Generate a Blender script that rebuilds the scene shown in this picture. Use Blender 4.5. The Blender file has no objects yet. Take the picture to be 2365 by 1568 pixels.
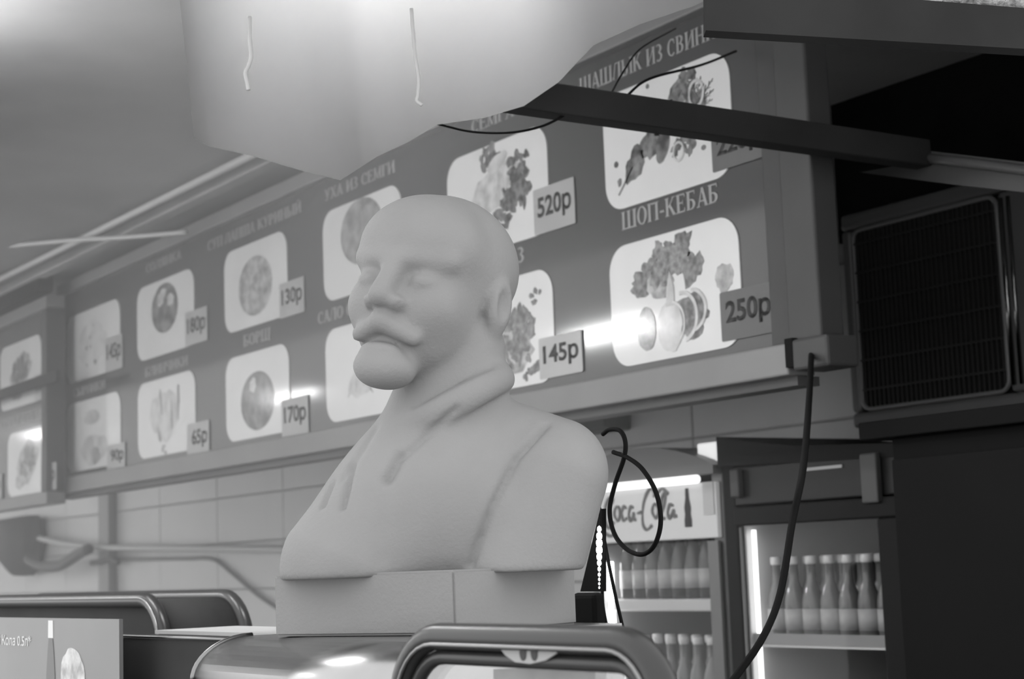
import bpy, bmesh, math, random
import numpy as np
from mathutils import Vector, Matrix

random.seed(7)
rng = np.random.default_rng(7)
S = bpy.context.scene
COL = S.collection

# ------------------------------------------------------------------ camera
IMW, IMH, FPX = 2365.0, 1568.0, 3958.0
YAW, PITCH, ROLL = math.radians(33.8), math.radians(7.51), math.radians(2.11)
EYE = Vector((0.0, 0.0, 1.5))
_F = Vector((-math.cos(YAW)*math.cos(PITCH), math.sin(YAW)*math.cos(PITCH), math.sin(PITCH)))
_R = _F.cross(Vector((0, 0, 1))).normalized()
_U = _R.cross(_F)
_R2 = _R*math.cos(ROLL) - _U*math.sin(ROLL)
_U2 = _R*math.sin(ROLL) + _U*math.cos(ROLL)
cam = bpy.data.cameras.new('camera')
cam.sensor_width = 36.0
cam.lens = FPX*36.0/IMW
cam.clip_start = 0.05
cam.dof.use_dof = True
cam.dof.focus_distance = 2.25
cam.dof.aperture_fstop = 8.5
camo = bpy.data.objects.new('camera', cam)
COL.objects.link(camo)
mw = Matrix((_R2, _U2, -_F)).transposed().to_4x4()
mw.translation = EYE
camo.matrix_world = mw
S.camera = camo

# ------------------------------------------------------------------ world and exposure
w = bpy.data.worlds.new('overcast'); S.world = w; w.use_nodes = True
w.node_tree.nodes['Background'].inputs[0].default_value = (1, 1, 1, 1)
w.node_tree.nodes['Background'].inputs[1].default_value = 1.6
S.view_settings.view_transform = 'Standard'
S.view_settings.look = 'None'
S.view_settings.gamma = 1.0
S.view_settings.use_curve_mapping = False
S.view_settings.exposure = 0.2
S.cycles.max_bounces = 6; S.cycles.diffuse_bounces = 3; S.cycles.glossy_bounces = 3; S.cycles.transmission_bounces = 3
S.cycles.transparent_max_bounces = 8; S.cycles.volume_bounces = 0
S.cycles.caustics_reflective = False; S.cycles.caustics_refractive = False
S.cycles.adaptive_threshold = 0.04

# ------------------------------------------------------------------ helpers
def ray(x, y):
    return _F + _R2*((x - IMW/2)/FPX) - _U2*((y - IMH/2)/FPX)
def onY(x, y, Y):                 # the point of the plane at this distance from the street
    d = ray(x, y); return EYE + d*(Y/d.y)
def at(x, y, D):                  # the point at this depth
    return EYE + ray(x, y)*D

MATS = {}
def mat(name, v, rough=0.6, spec=0.3, metal=0.0, var=0.0, scale=8.0, emit=0.0, bump=0.0, bscale=60.0, v2=None):
    if name in MATS: return MATS[name]
    m = bpy.data.materials.new(name); m.use_nodes = True
    nt = m.node_tree; b = nt.nodes['Principled BSDF']
    b.inputs['Base Color'].default_value = (v, v, v, 1)
    b.inputs['Roughness'].default_value = rough
    b.inputs['Specular IOR Level'].default_value = spec
    b.inputs['Metallic'].default_value = metal
    if var or v2 is not None or bump:
        tc = nt.nodes.new('ShaderNodeTexCoord')
    if var or v2 is not None:
        n = nt.nodes.new('ShaderNodeTexNoise'); n.inputs['Scale'].default_value = scale; n.inputs['Detail'].default_value = 6
        r = nt.nodes.new('ShaderNodeValToRGB')
        a, c = (v*(1-var), v*(1+var)) if v2 is None else (v, v2)
        r.color_ramp.elements[0].position = 0.35; r.color_ramp.elements[1].position = 0.65
        r.color_ramp.elements[0].color = (a, a, a, 1); r.color_ramp.elements[1].color = (c, c, c, 1)
        nt.links.new(tc.outputs['Object'], n.inputs['Vector'])
        nt.links.new(n.outputs['Fac'], r.inputs['Fac'])
        nt.links.new(r.outputs['Color'], b.inputs['Base Color'])
    if bump:
        n2 = nt.nodes.new('ShaderNodeTexNoise'); n2.inputs['Scale'].default_value = bscale; n2.inputs['Detail'].default_value = 4
        bp = nt.nodes.new('ShaderNodeBump'); bp.inputs['Strength'].default_value = bump; bp.inputs['Distance'].default_value = 0.01
        nt.links.new(tc.outputs['Object'], n2.inputs['Vector'])
        nt.links.new(n2.outputs['Fac'], bp.inputs['Height'])
        nt.links.new(bp.outputs['Normal'], b.inputs['Normal'])
    if emit:
        b.inputs['Emission Color'].default_value = (1, 1, 1, 1)
        b.inputs['Emission Strength'].default_value = emit
    MATS[name] = m
    return m
def glass_mat(name, tint=0.95, refl=0.08, rough=0.02):
    if name in MATS: return MATS[name]
    m = bpy.data.materials.new(name); m.use_nodes = True
    nt = m.node_tree; nt.nodes.remove(nt.nodes['Principled BSDF'])
    tr = nt.nodes.new('ShaderNodeBsdfTransparent'); tr.inputs[0].default_value = (tint, tint, tint, 1)
    gl = nt.nodes.new('ShaderNodeBsdfGlossy'); gl.inputs['Roughness'].default_value = rough
    fr = nt.nodes.new('ShaderNodeFresnel'); fr.inputs[0].default_value = 1.12
    ad = nt.nodes.new('ShaderNodeMath'); ad.operation = 'ADD'; ad.inputs[1].default_value = refl*0.12
    mx = nt.nodes.new('ShaderNodeMixShader')
    nt.links.new(fr.outputs[0], ad.inputs[0]); nt.links.new(ad.outputs[0], mx.inputs[0])
    nt.links.new(tr.outputs[0], mx.inputs[1]); nt.links.new(gl.outputs[0], mx.inputs[2])
    nt.links.new(mx.outputs[0], nt.nodes['Material Output'].inputs[0])
    MATS[name] = m
    return m

def link(name, me, m, parent=None):
    o = bpy.data.objects.new(name, me); COL.objects.link(o)
    if m is not None and not me.materials: me.materials.append(m)
    if parent is not None:
        o.parent = parent
        o.matrix_parent_inverse = parent.matrix_world.inverted()
    return o
def tag(o, label=None, cat=None, group=None, kind=None):
    if label: o['label'] = label
    if cat: o['category'] = cat
    if group: o['group'] = group
    if kind: o['kind'] = kind
    return o
def empty(name, loc=(0, 0, 0), label=None, cat=None, group=None, kind=None):
    o = bpy.data.objects.new(name, None); COL.objects.link(o)
    o.empty_display_size = 0.05
    o.matrix_world = Matrix.Translation(Vector(loc))
    return tag(o, label, cat, group, kind)
def raw(name, verts, faces, m, parent=None, smooth=False):
    me = bpy.data.meshes.new(name); me.from_pydata([tuple(v) for v in verts], [], faces); me.update()
    if smooth:
        me.polygons.foreach_set('use_smooth', [True]*len(me.polygons))
    return link(name, me, m, parent)
def bm_obj(name, bm, m, parent=None, smooth=False):
    bmesh.ops.recalc_face_normals(bm, faces=bm.faces)
    me = bpy.data.meshes.new(name); bm.to_mesh(me); bm.free()
    if smooth: me.polygons.foreach_set('use_smooth', [True]*len(me.polygons))
    return link(name, me, m, parent)
def box(name, lo, hi, m, parent=None, bevel=0.0, seg=2):
    bm = bmesh.new(); bmesh.ops.create_cube(bm, size=1)
    lo, hi = Vector(lo), Vector(hi); c = (lo+hi)/2; s = hi-lo
    for v in bm.verts: v.co = Vector((c.x+v.co.x*s.x, c.y+v.co.y*s.y, c.z+v.co.z*s.z))
    if bevel: bmesh.ops.bevel(bm, geom=list(bm.edges), offset=bevel, segments=seg, affect='EDGES', profile=0.5)
    return bm_obj(name, bm, m, parent, smooth=False)
def tube_into(bm, pts, r, seg=10, closed=False):
    pts = [Vector(p) for p in pts]; n = len(pts); rings = []
    prev = None
    for i, p in enumerate(pts):
        if closed: t = pts[(i+1) % n] - pts[i-1]
        else: t = pts[min(i+1, n-1)] - pts[max(i-1, 0)]
        t.normalize()
        a = prev if prev is not None else (Vector((0, 0, 1)) if abs(t.z) < 0.9 else Vector((1, 0, 0)))
        a = (a - t*a.dot(t)).normalized(); prev = a; b = t.cross(a)
        rr = r[i] if isinstance(r, (list, tuple)) else r
        rings.append([bm.verts.new(p + a*(rr*math.cos(2*math.pi*k/seg)) + b*(rr*math.sin(2*math.pi*k/seg))) for k in range(seg)])
    m_ = n if closed else n-1
    for i in range(m_):
        A, B = rings[i], rings[(i+1) % n]
        for k in range(seg): bm.faces.new((A[k], A[(k+1) % seg], B[(k+1) % seg], B[k]))
    if not closed:
        bm.faces.new(rings[0][::-1]); bm.faces.new(rings[-1])
def tube(name, pts, r, m, parent=None, seg=10, closed=False):
    bm = bmesh.new(); tube_into(bm, pts, r, seg, closed)
    return bm_obj(name, bm, m, parent, True)
def spline(pts, n=10):            # Catmull-Rom through points
    pts = [Vector(p) for p in pts]; out = []
    P = [pts[0]*2-pts[1]] + pts + [pts[-1]*2-pts[-2]]
    for i in range(1, len(P)-2):
        for k in range(n):
            t = k/n; a, b, c, d = P[i-1], P[i], P[i+1], P[i+2]
            out.append(0.5*((2*b) + (c-a)*t + (2*a-5*b+4*c-d)*t*t + (3*b-a-3*c+d)*t**3))
    out.append(pts[-1]); return out
def prism(name, polys, y0, y1, m, parent=None):     # polygons in the x-z plane given depth between y0 (front) and y1
    bm = bmesh.new()
    for i_, poly in enumerate(polys):
        yf = y0 - 2e-5*(i_ % 40)
        a = [bm.verts.new((x, yf, z)) for x, z in poly]; b = [bm.verts.new((x, y1+1e-5*(i_ % 40), z)) for x, z in poly]
        try: bm.faces.new(a); bm.faces.new(b[::-1])
        except ValueError: continue
        for i in range(len(a)):
            j = (i+1) % len(a); bm.faces.new((a[i], b[i], b[j], a[j]))
    return bm_obj(name, bm, m, parent)
def rrect(x0, x1, z0, z1, r, n=8, corners=(1, 1, 1, 1)):
    pts = []
    for (cx, cz, a0, on) in ((x1-r, z1-r, 0, corners[0]), (x0+r, z1-r, 90, corners[1]), (x0+r, z0+r, 180, corners[2]), (x1-r, z0+r, 270, corners[3])):
        if on: pts += [(cx+r*math.cos(math.radians(a0+90*k/n)), cz+r*math.sin(math.radians(a0+90*k/n))) for k in range(n+1)]
        else: pts.append((x1 if a0 in (0, 270) else x0, z1 if a0 in (0, 90) else z0))
    return pts
def ell(cx, cz, rx, rz, n=36, jag=0.0, seed=0, rot=0.0):
    r_ = random.Random(seed); ph = [r_.uniform(0, 6.28) for _ in range(4)]; out = []
    for k in range(n):
        a = 2*math.pi*k/n
        f = 1 + jag*(0.5*math.sin(3*a+ph[0]) + 0.4*math.sin(5*a+ph[1]) + 0.4*math.sin(9*a+ph[2]) + 0.5*r_.uniform(-1, 1))
        x, z = rx*f*math.cos(a), rz*f*math.sin(a)
        out.append((cx + x*math.cos(rot)-z*math.sin(rot), cz + x*math.sin(rot)+z*math.cos(rot)))
    return out
def lathe(name, prof, m, parent=None, seg=16, c=(0, 0, 0)):
    bm = bmesh.new(); rings = []
    for r, z in prof:
        rings.append([bm.verts.new((c[0]+r*math.cos(2*math.pi*k/seg), c[1]+r*math.sin(2*math.pi*k/seg), c[2]+z)) for k in range(seg)])
    for A, B in zip(rings, rings[1:]):
        for k in range(seg): bm.faces.new((A[k], A[(k+1) % seg], B[(k+1) % seg], B[k]))
    bm.faces.new(rings[0][::-1]); bm.faces.new(rings[-1])
    return bm_obj(name, bm, m, parent, True)
def copy_tree(o, parent=None, delta=Vector((0, 0, 0))):
    c = o.copy(); COL.objects.link(c)
    if parent is not None:
        c.parent = parent; c.matrix_parent_inverse = o.matrix_parent_inverse.copy()
    else:
        c.location = o.location + delta
    for ch in o.children: copy_tree(ch, c)
    return c

# ------------------------------------------------------------------ materials
M_tile = mat('tile_glaze', 0.52, 0.35, 0.4, var=0.05, scale=3)
M_grout = mat('grout', 0.36, 0.9, 0.1)
M_ceil = mat('ceiling_paint', 0.36, 0.7, 0.2, var=0.12, scale=1.6, bump=0.1, bscale=8)
M_floor = mat('floor_concrete', 0.22, 0.8, 0.2, var=0.2, scale=4)
M_dark = mat('dark_trim_and_shade', 0.012, 0.9, 0.05, var=0.2, scale=4)  # near-black stands for missing light on the boarding; valance's own colour
M_black = mat('black_enamel', 0.009, 0.8, 0.06)
M_board = mat('board_print', 0.08, 0.085, 0.5)
M_white = mat('panel_print', 0.74, 0.085, 0.5, var=0.03, scale=6)
M_title = mat('title_print', 0.36, 0.11, 0.5)
M_tagpap = mat('tag_paper', 0.40, 0.3, 0.4, var=0.06, scale=9)
M_ink = mat('tag_ink', 0.035, 0.5, 0.3)
M_rail = mat('board_rail', 0.21, 0.45, 0.4, var=0.06, scale=5)
M_post = mat('board_post', 0.05, 0.5, 0.3, var=0.06, scale=5)
M_plaster = mat('bust_plaster', 0.245, 0.75, 0.2, var=0.05, scale=7, bump=0.12, bscale=220)
M_steel = mat('brushed_steel', 0.34, 0.24, 0.5, metal=1.0, var=0.08, scale=6)
M_frame = mat('case_frame', 0.035, 0.3, 0.4, metal=0.2)
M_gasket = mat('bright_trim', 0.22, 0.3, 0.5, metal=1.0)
M_dcase = mat('dark_case', 0.035, 0.7, 0.1, var=0.1, scale=6)
M_cable = mat('black_rubber', 0.008, 0.7, 0.06)
M_wcable = mat('white_cable', 0.55, 0.5, 0.3)
M_acb = mat('aircon_body', 0.12, 0.3, 0.3)
M_acd = mat('aircon_dark', 0.008, 0.8, 0.05)
M_acs = mat('aircon_slat', 0.034, 0.6, 0.1)
M_beam = mat('beam_paint', 0.022, 0.7, 0.15, var=0.15, scale=6)
M_fw = mat('fridge_white', 0.16, 0.4, 0.4)
M_fd = mat('fridge_dark', 0.014, 0.6, 0.12)
M_shelf = mat('shelf_white', 0.7, 0.4, 0.3)
M_glass = glass_mat('clear_glass')
M_bottle = mat('bottle_dark', 0.05, 0.08, 0.6)
M_bclear = mat('bottle_clear', 0.16, 0.06, 0.7)
M_cap = mat('bottle_cap', 0.7, 0.25, 0.5)
M_label = mat('bottle_label', 0.5, 0.5, 0.3)
M_tube = mat('lamp_tube', 0.9, 0.4, 0.3, emit=45.0)
M_lampb = mat('lamp_body', 0.7, 0.5, 0.3)
M_canvas = mat('canvas', 0.10, 0.85, 0.1, var=0.08, scale=5)
_nt = M_canvas.node_tree; _tr = _nt.nodes.new('ShaderNodeBsdfTranslucent'); _tr.inputs[0].default_value = (0.5, 0.5, 0.5, 1)
_mx = _nt.nodes.new('ShaderNodeMixShader'); _mx.inputs[0].default_value = 0.13
_nt.links.new(_nt.nodes['Principled BSDF'].outputs[0], _mx.inputs[1]); _nt.links.new(_tr.outputs[0], _mx.inputs[2])
_nt.links.new(_mx.outputs[0], _nt.nodes['Material Output'].inputs[0])

# ------------------------------------------------------------------ the setting
YB = 2.40          # front plane of the menu board
YW = 3.45          # tiled wall behind it
tag(box('floor', (-15, -3, -0.05), (2, YW+0.2, 0), M_floor), kind='structure')
tag(box('ceiling', (-15, 0.62, 2.76), (-1.6, YW+0.2, 2.84), M_ceil), kind='structure')
wall = tag(box('wall_back', (-15, YW, 0), (-1.6, YW+0.12, 2.759), M_grout), kind='structure')
tw, th = 0.726, 0.2186
zrows = [1.0 + th*i for i in range(6)]
tile_mesh = None
for r_i, z in enumerate(zrows):
    x = -12.13
    while x < -2.4:
        if tile_mesh is None:
            bm = bmesh.new(); bmesh.ops.create_cube(bm, size=1)
            for v in bm.verts: v.co = Vector((v.co.x*(tw-0.006), v.co.y*0.012, v.co.z*(th-0.006)))
            bmesh.ops.bevel(bm, geom=list(bm.edges), offset=0.002, segments=1, affect='EDGES')
            t = bm_obj('tile', bm, M_tile, wall); tile_mesh = t.data
        else:
            t = link('tile', tile_mesh, None, wall)
        t.location = (x+tw/2, YW-0.004 + random.uniform(-0.0008, 0.0008), z+th/2)
        x += tw
tag(box('trim_1', (-9.28, YW-0.06, 0), (-9.12, YW-0.0115, 2.02), mat('door_trim', 0.28, 0.5), bevel=0.006), kind='structure')
tag(box('trim_2', (-3.275, YW-0.03, 1.0), (-3.25, YW-0.0115, 2.36), mat('joint_strip', 0.06, 0.6), bevel=0.002), kind='structure')
# boarding above the air conditioner, its lack of light painted in as near-black
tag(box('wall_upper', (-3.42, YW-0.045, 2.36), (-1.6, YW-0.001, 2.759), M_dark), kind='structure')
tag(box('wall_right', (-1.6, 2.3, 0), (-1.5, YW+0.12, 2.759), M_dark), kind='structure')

# ------------------------------------------------------------------ lettering
T_, TH = 0.20, 0.075
def q_rect(x0, x1, y0, y1): return [(x0, y0), (x1, y0), (x1, y1), (x0, y1)]
def stem(x, y0=0.0, y1=1.0, t=T_):
    o = [q_rect(x-t/2, x+t/2, y0, y1)]
    for y, s in ((y0, 1), (y1, -1)):
        o.append([(x-t/2-0.08, y), (x+t/2+0.08, y), (x+t/2+0.06, y+s*0.05), (x-t/2-0.06, y+s*0.05)])
    return o
def bar(x0, x1, y): return [q_rect(x0, x1, y-TH/2, y+TH/2)]
def dia(x0, y0, x1, y1, wd): return [[(x0-wd/2, y0), (x0+wd/2, y0), (x1+wd/2, y1), (x1-wd/2, y1)]]
def arc(cx, cy, rx, ry, a0, a1, t=T_, n=14):
    out = []
    for k in range(n):
        a, b = math.radians(a0+(a1-a0)*k/n), math.radians(a0+(a1-a0)*(k+1)/n)
        o_ = lambda q: (cx+rx*math.cos(q), cy+ry*math.sin(q)); i_ = lambda q: (cx+(rx-t)*math.cos(q), cy+(ry-TH)*math.sin(q))
        out.append([o_(a), o_(b), i_(b), i_(a)])
    return out
def foot(x, y=0.0): return [q_rect(x-0.14, x+0.14, y, y+0.05)]
G = {
 'А': (0.92, dia(0.13, 0, 0.45, 1, 0.08)+dia(0.77, 0, 0.45, 1, 0.2)+bar(0.22, 0.68, 0.3)+foot(0.13)+foot(0.77)),
 'Б': (0.86, stem(0.2)+bar(0.2, 0.74, 0.962)+[q_rect(0.68, 0.74, 0.8, 1)]+arc(0.4, 0.285, 0.36, 0.285, -90, 90)+bar(0.2, 0.42, 0.037)+bar(0.2, 0.42, 0.533)),
 'В': (0.88, stem(0.2)+arc(0.4, 0.28, 0.38, 0.28, -90, 90)+arc(0.4, 0.77, 0.32, 0.23, -90, 90)+bar(0.2, 0.42, 0.037)+bar(0.2, 0.42, 0.53)+bar(0.2, 0.42, 0.962)),
 'Г': (0.74, stem(0.2)+bar(0.2, 0.68, 0.962)+[q_rect(0.62, 0.68, 0.75, 1)]),
 'Е': (0.84, stem(0.2)+bar(0.2, 0.74, 0.962)+bar(0.2, 0.6, 0.52)+bar(0.2, 0.76, 0.037)+[q_rect(0.68, 0.74, 0.8, 1), q_rect(0.7, 0.76, 0, 0.22), q_rect(0.56, 0.6, 0.4, 0.64)]),
 'З': (0.74, arc(0.32, 0.27, 0.36, 0.27, -140, 90)+arc(0.32, 0.76, 0.32, 0.24, -90, 140)),
 'И': (1.0, stem(0.2)+stem(0.8)+dia(0.25, 0.12, 0.75, 0.88, 0.09)),
 'Й': (1.0, stem(0.2)+stem(0.8)+dia(0.25, 0.12, 0.75, 0.88, 0.09)+arc(0.5, 1.22, 0.18, 0.12, 180, 360, t=0.07)),
 'К': (0.94, stem(0.2)+dia(0.3, 0.45, 0.75, 1, 0.09)+dia(0.8, 0, 0.42, 0.58, 0.22)+foot(0.8)+foot(0.74, 0.95)),
 'Л': (0.96, dia(0.14, 0.04, 0.36, 1, 0.08)+stem(0.76)+bar(0.34, 0.76, 0.962)+arc(0.12, 0.1, 0.11, 0.1, 0, 360, t=0.09)),
 'М': (1.14, dia(0.16, 0, 0.22, 1, 0.08)+stem(0.94)+dia(0.55, 0.05, 0.22, 1, 0.18)+dia(0.55, 0.05, 0.9, 1, 0.07)+foot(0.16)),
 'Н': (1.0, stem(0.2)+stem(0.8)+bar(0.2, 0.8, 0.5)),
 'О': (0.94, arc(0.47, 0.5, 0.43, 0.51, 0, 360, n=28)),
 'П': (1.0, stem(0.2)+stem(0.8)+bar(0.2, 0.8, 0.962)),
 'Р': (0.84, stem(0.2)+arc(0.4, 0.72, 0.36, 0.28, -90, 90)+bar(0.2, 0.42, 0.478)+bar(0.2, 0.42, 0.962)),
 'С': (0.86, arc(0.46, 0.5, 0.42, 0.51, 45, 315, n=22)+[q_rect(0.7, 0.76, 0.68, 0.95)]),
 'У': (0.9, dia(0.48, 0.28, 0.2, 1, 0.2)+dia(0.36, 0.0, 0.74, 1, 0.08)+foot(0.18, 0.95)+foot(0.74, 0.95)+arc(0.25, 0.1, 0.13, 0.1, 180, 360, t=0.08)),
 'Х': (0.94, dia(0.76, 0, 0.2, 1, 0.21)+dia(0.16, 0, 0.74, 1, 0.08)+foot(0.16)+foot(0.76)+foot(0.2, 0.95)+foot(0.74, 0.95)),
 'Ч': (0.94, stem(0.74)+arc(0.44, 0.75, 0.34, 0.34, 180, 290)+[q_rect(0.1, 0.3, 0.75, 1)]+bar(0.5, 0.74, 0.45)),
 'Ш': (1.4, stem(0.2)+stem(0.7)+stem(1.2)+bar(0.2, 1.2, 0.037)),
 'Щ': (1.46, stem(0.2)+stem(0.7)+stem(1.2)+bar(0.2, 1.38, 0.037)+[q_rect(1.32, 1.4, -0.18, 0.06)]),
 'Ы': (1.24, stem(0.2)+stem(1.04)+arc(0.4, 0.27, 0.32, 0.27, -90, 90)+bar(0.2, 0.42, 0.037)+bar(0.2, 0.42, 0.5)),
 'Я': (0.88, stem(0.68)+arc(0.46, 0.72, 0.36, 0.28, 90, 270)+bar(0.44, 0.68, 0.478)+bar(0.44, 0.68, 0.962)+dia(0.16, 0, 0.46, 0.5, 0.17)+foot(0.16)),
 '-': (0.5, [q_rect(0.08, 0.42, 0.32, 0.44)]),
 ' ': (0.42, []),
}
def title(text, x0, x1, z0, z1, parent, y0=None, m=None):
    wid = sum(G[c][0] for c in text); h = z1-z0; k = (x1-x0)/wid; x = x0; polys = []
    y0 = YB-0.0018 if y0 is None else y0
    for c in text + ' ':
        if c == ' ' and polys:
            prism('title_lettering', polys, y0, y0+0.0018, m or M_title, parent)['label'] = 'pale serif lettering'
            polys = []
        gw, ps = G[c]
        polys += [[(x+px*k, z0+pz*h) for px, pz in p] for p in ps]
        x += gw*k
def sans(text, x0, x1, z0, z1, y0, m, parent, name='price_lettering', bold=0.026, to=None):
    cu = bpy.data.curves.new(name, 'FONT'); cu.body = text; cu.size = 1.0; cu.extrude = 0.0; cu.offset = bold; cu.resolution_u = 4
    o = bpy.data.objects.new(name, cu); COL.objects.link(o)
    dg = bpy.context.evaluated_depsgraph_get()
    me = bpy.data.meshes.new_from_object(o.evaluated_get(dg))
    bpy.data.objects.remove(o)
    co = np.array([v.co[:] for v in me.vertices])
    lo, hi = co.min(0), co.max(0)
    bm = bmesh.new(); bm.from_mesh(me); bpy.data.meshes.remove(me)
    for v in bm.verts:
        px = x0+(v.co.x-lo[0])/(hi[0]-lo[0])*(x1-x0); pz = z0+(v.co.y-lo[1])/(hi[1]-lo[1])*(z1-z0)
        v.co = Vector((px, y0, pz))
    ext = bmesh.ops.extrude_face_region(bm, geom=list(bm.faces))
    for g in ext['geom']:
        if isinstance(g, bmesh.types.BMVert): g.co.y += 0.0008
    return bm_obj(name, bm, m, parent)

# ------------------------------------------------------------------ food prints
def fp(name, v, v2, sc): return mat(name, v, 0.12, 0.5, v2=v2, scale=sc)
F_dark = fp('print_dark_broth', 0.06, 0.26, 26)
F_soup = fp('print_pale_soup', 0.24, 0.55, 30)
F_meat = fp('print_meat', 0.05, 0.3, 34)
F_leaf = fp('print_greens', 0.05, 0.26, 60)
F_pale = fp('print_pale_food', 0.46, 0.66, 22)
F_onion = fp('print_onion', 0.5, 0.66, 40)
F_fish = fp('print_fish', 0.4, 0.68, 30)
def food(polys, layer, m, parent):
    y0 = YB-0.0034-0.0005*layer
    if len(polys) <= 5:
        for p in polys: prism('food_print', [p], y0, YB-0.003, m, parent)
    else:
        prism('food_print', polys, y0, YB-0.003, m, parent)['kind'] = 'stuff'
def frond(cx, cz, ang, ln, n=9, wdt=0.0012):
    ps = []; ca, sa = math.cos(ang), math.sin(ang)
    def ln_(x0, z0, x1, z1, w_):
        dx, dz = x1-x0, z1-z0; l = math.hypot(dx, dz) or 1; nx, nz = -dz/l*w_, dx/l*w_
        ps.append([(x0-nx, z0-nz), (x1-nx*0.3, z1-nz*0.3), (x1+nx*0.3, z1+nz*0.3), (x0+nx, z0+nz)])
    ln_(cx, cz, cx+ca*ln, cz+sa*ln, wdt)
    for k in range(n):
        t = (k+1)/(n+1); s = 1 if k % 2 else -1
        bx, bz = cx+ca*ln*t, cz+sa*ln*t; a2 = ang+s*0.6; l2 = ln*0.35*(1.1-t)
        ln_(bx, bz, bx+math.cos(a2)*l2, bz+math.sin(a2)*l2, wdt*0.6)
    return ps
def leaves(cx, cz, r, n, seed, lo=0.25, hi=0.5):
    r_ = random.Random(seed); out = []
    for k in range(n):
        a = r_.uniform(0, 6.28); d = r*math.sqrt(r_.uniform(0, 1))
        out.append(ell(cx+d*math.cos(a)*1.3, cz+d*math.sin(a), r*r_.uniform(lo, hi), r*r_.uniform(lo, hi)*0.8, 12, 0.3, seed*77+k, r_.uniform(0, 3)))
    return out

# ------------------------------------------------------------------ the long menu board
XL, XR = -6.965, -2.43
board = empty('menu_board', (-4.7, YB, 1.86), 'long dark framed menu board of twelve dish pictures along the tiled wall', 'menu board')
box('backing', (XL, YB, 1.90), (-2.595, YB+0.06, 2.70), M_board, board)
box('bottom_rail', (XL, YB-0.045, 1.858), (-2.53, YB+0.03, 1.922), M_rail, board, 0.004)
box('bottom_shade_strip', (XL, YB-0.02, 1.838), (-2.53, YB+0.04, 1.857), mat('rail_shade', 0.08, 0.6), board)  # solid dark strip painted as the shade under the rail
box('top_rail', (XL, YB-0.03, 2.688), (-2.595, YB+0.03, 2.735), M_rail, board, 0.004)
box('inner_post', (-2.60, YB-0.02, 1.90), (-2.535, YB+0.03, 2.70), M_post, board, 0.004)
box('end_post', (-2.534, YB-0.035, 1.885), (-2.44, YB+0.03, 2.759), M_post, board, 0.005)
box('corner_cap', (-2.505, YB-0.055, 1.862), (-2.405, YB+0.03, 1.925), M_post, board, 0.006)
box('corner_notch', (-2.53, YB-0.05, 1.872), (-2.508, YB, 1.93), M_black, board)
COLS = [(-6.92, -6.31), (-6.13, -5.59), (-5.33, -4.85), (-4.60, -4.12), (-3.869, -3.395), (-3.160, -2.704)]
ROWS = [(2.312, 2.590), (1.944, 2.226)]
panels = {}
for r_i, (z0, z1) in enumerate(ROWS):
    for c_i, (x0, x1) in enumerate(COLS):
        p = prism('picture_panel', [rrect(x0, x1, z0, z1, 0.062)], YB-0.003, YB+0.001, M_white, board)
        panels[r_i, c_i] = p
TT = [('СОЛЯНКА', 0, -6.045, -5.70, 2.640, 2.672), ('СУП ЛАПША КУРИНЫЙ', 0, -5.471, -4.745, 2.624, 2.660), ('УХА ИЗ СЕМГИ', 0, -4.588, -4.150, 2.626, 2.661),
      ('СЕМГА', 0, -3.74, -3.535, 2.640, 2.676), ('ШАШЛЫК ИЗ СВИНИНЫ', 0, -3.25, -2.66, 2.622, 2.662),
      ('СЫРНИКИ', 1, -6.846, -6.48, 2.251, 2.287), ('БЛИНЧИКИ', 1, -6.062, -5.655, 2.247, 2.283), ('БОРЩ', 1, -5.19, -4.978, 2.252, 2.291),
      ('САЛО С', 1, -4.649, -4.425, 2.253, 2.290), ('З', 1, -3.546, -3.512, 2.258, 2.297), ('ШОП-КЕБАБ', 1, -3.108, -2.760, 2.262, 2.304)]
for t_, r_i, a, b, c, d in TT: title(t_, a, b, c, d, board)
TAGS = [('145р', -6.468, -6.282, 2.311, 2.445), ('90р', -6.455, -6.262, 1.922, 2.022), ('180р', -5.669, -5.475, 2.313, 2.434), ('65р', -5.662, -5.472, 1.918, 2.036),
        ('130р', -4.906, -4.732, 2.306, 2.418), ('170р', -4.906, -4.721, 1.928, 2.045), ('520р', -3.460, -3.285, 2.313, 2.428), ('145р', -3.461, -3.280, 1.952, 2.053),
        ('220р', -2.773, -2.602, 2.327, 2.418), ('250р', -2.772, -2.600, 1.957, 2.063)]
for s_, a, b, c, d in TAGS:
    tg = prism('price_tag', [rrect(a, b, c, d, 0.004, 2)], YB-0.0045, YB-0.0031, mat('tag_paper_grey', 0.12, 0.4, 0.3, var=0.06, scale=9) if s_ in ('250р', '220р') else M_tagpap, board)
    dx, dz = b-a, d-c
    k = 0.10 if len(s_) == 4 else 0.22
    sans(s_, a+dx*k, b-dx*0.08, c+dz*0.24, d-dz*0.20, YB-0.0052, M_ink, tg)
# row 1
P_ = panels
food([ell(-5.858, 2.482, 0.124, 0.092)], 1, F_dark, P_[0, 1]); food([ell(-5.885, 2.525, 0.045, 0.026, 16, 0.2, 3, 0.6), ell(-5.80, 2.505, 0.035, 0.022, 16, 0.2, 4)], 2, F_fish, P_[0, 1])
food([ell(-5.086, 2.443, 0.129, 0.099)], 1, F_soup, P_[0, 2])
food([ell(-4.355, 2.492, 0.128, 0.098)], 1, fp('print_fish_soup', 0.2, 0.42, 24), P_[0, 3])
food([ell(-3.63, 2.47, 0.135, 0.055, 30, 0.12, 9, 0.25)], 1, F_fish, P_[0, 4])
food(leaves(-3.655, 2.556, 0.034, 16, 5) + leaves(-3.52, 2.50, 0.04, 20, 6) + leaves(-3.53, 2.43, 0.045, 22, 7) + leaves(-3.60, 2.385, 0.04, 18, 8), 2, F_leaf, P_[0, 4])
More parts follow.
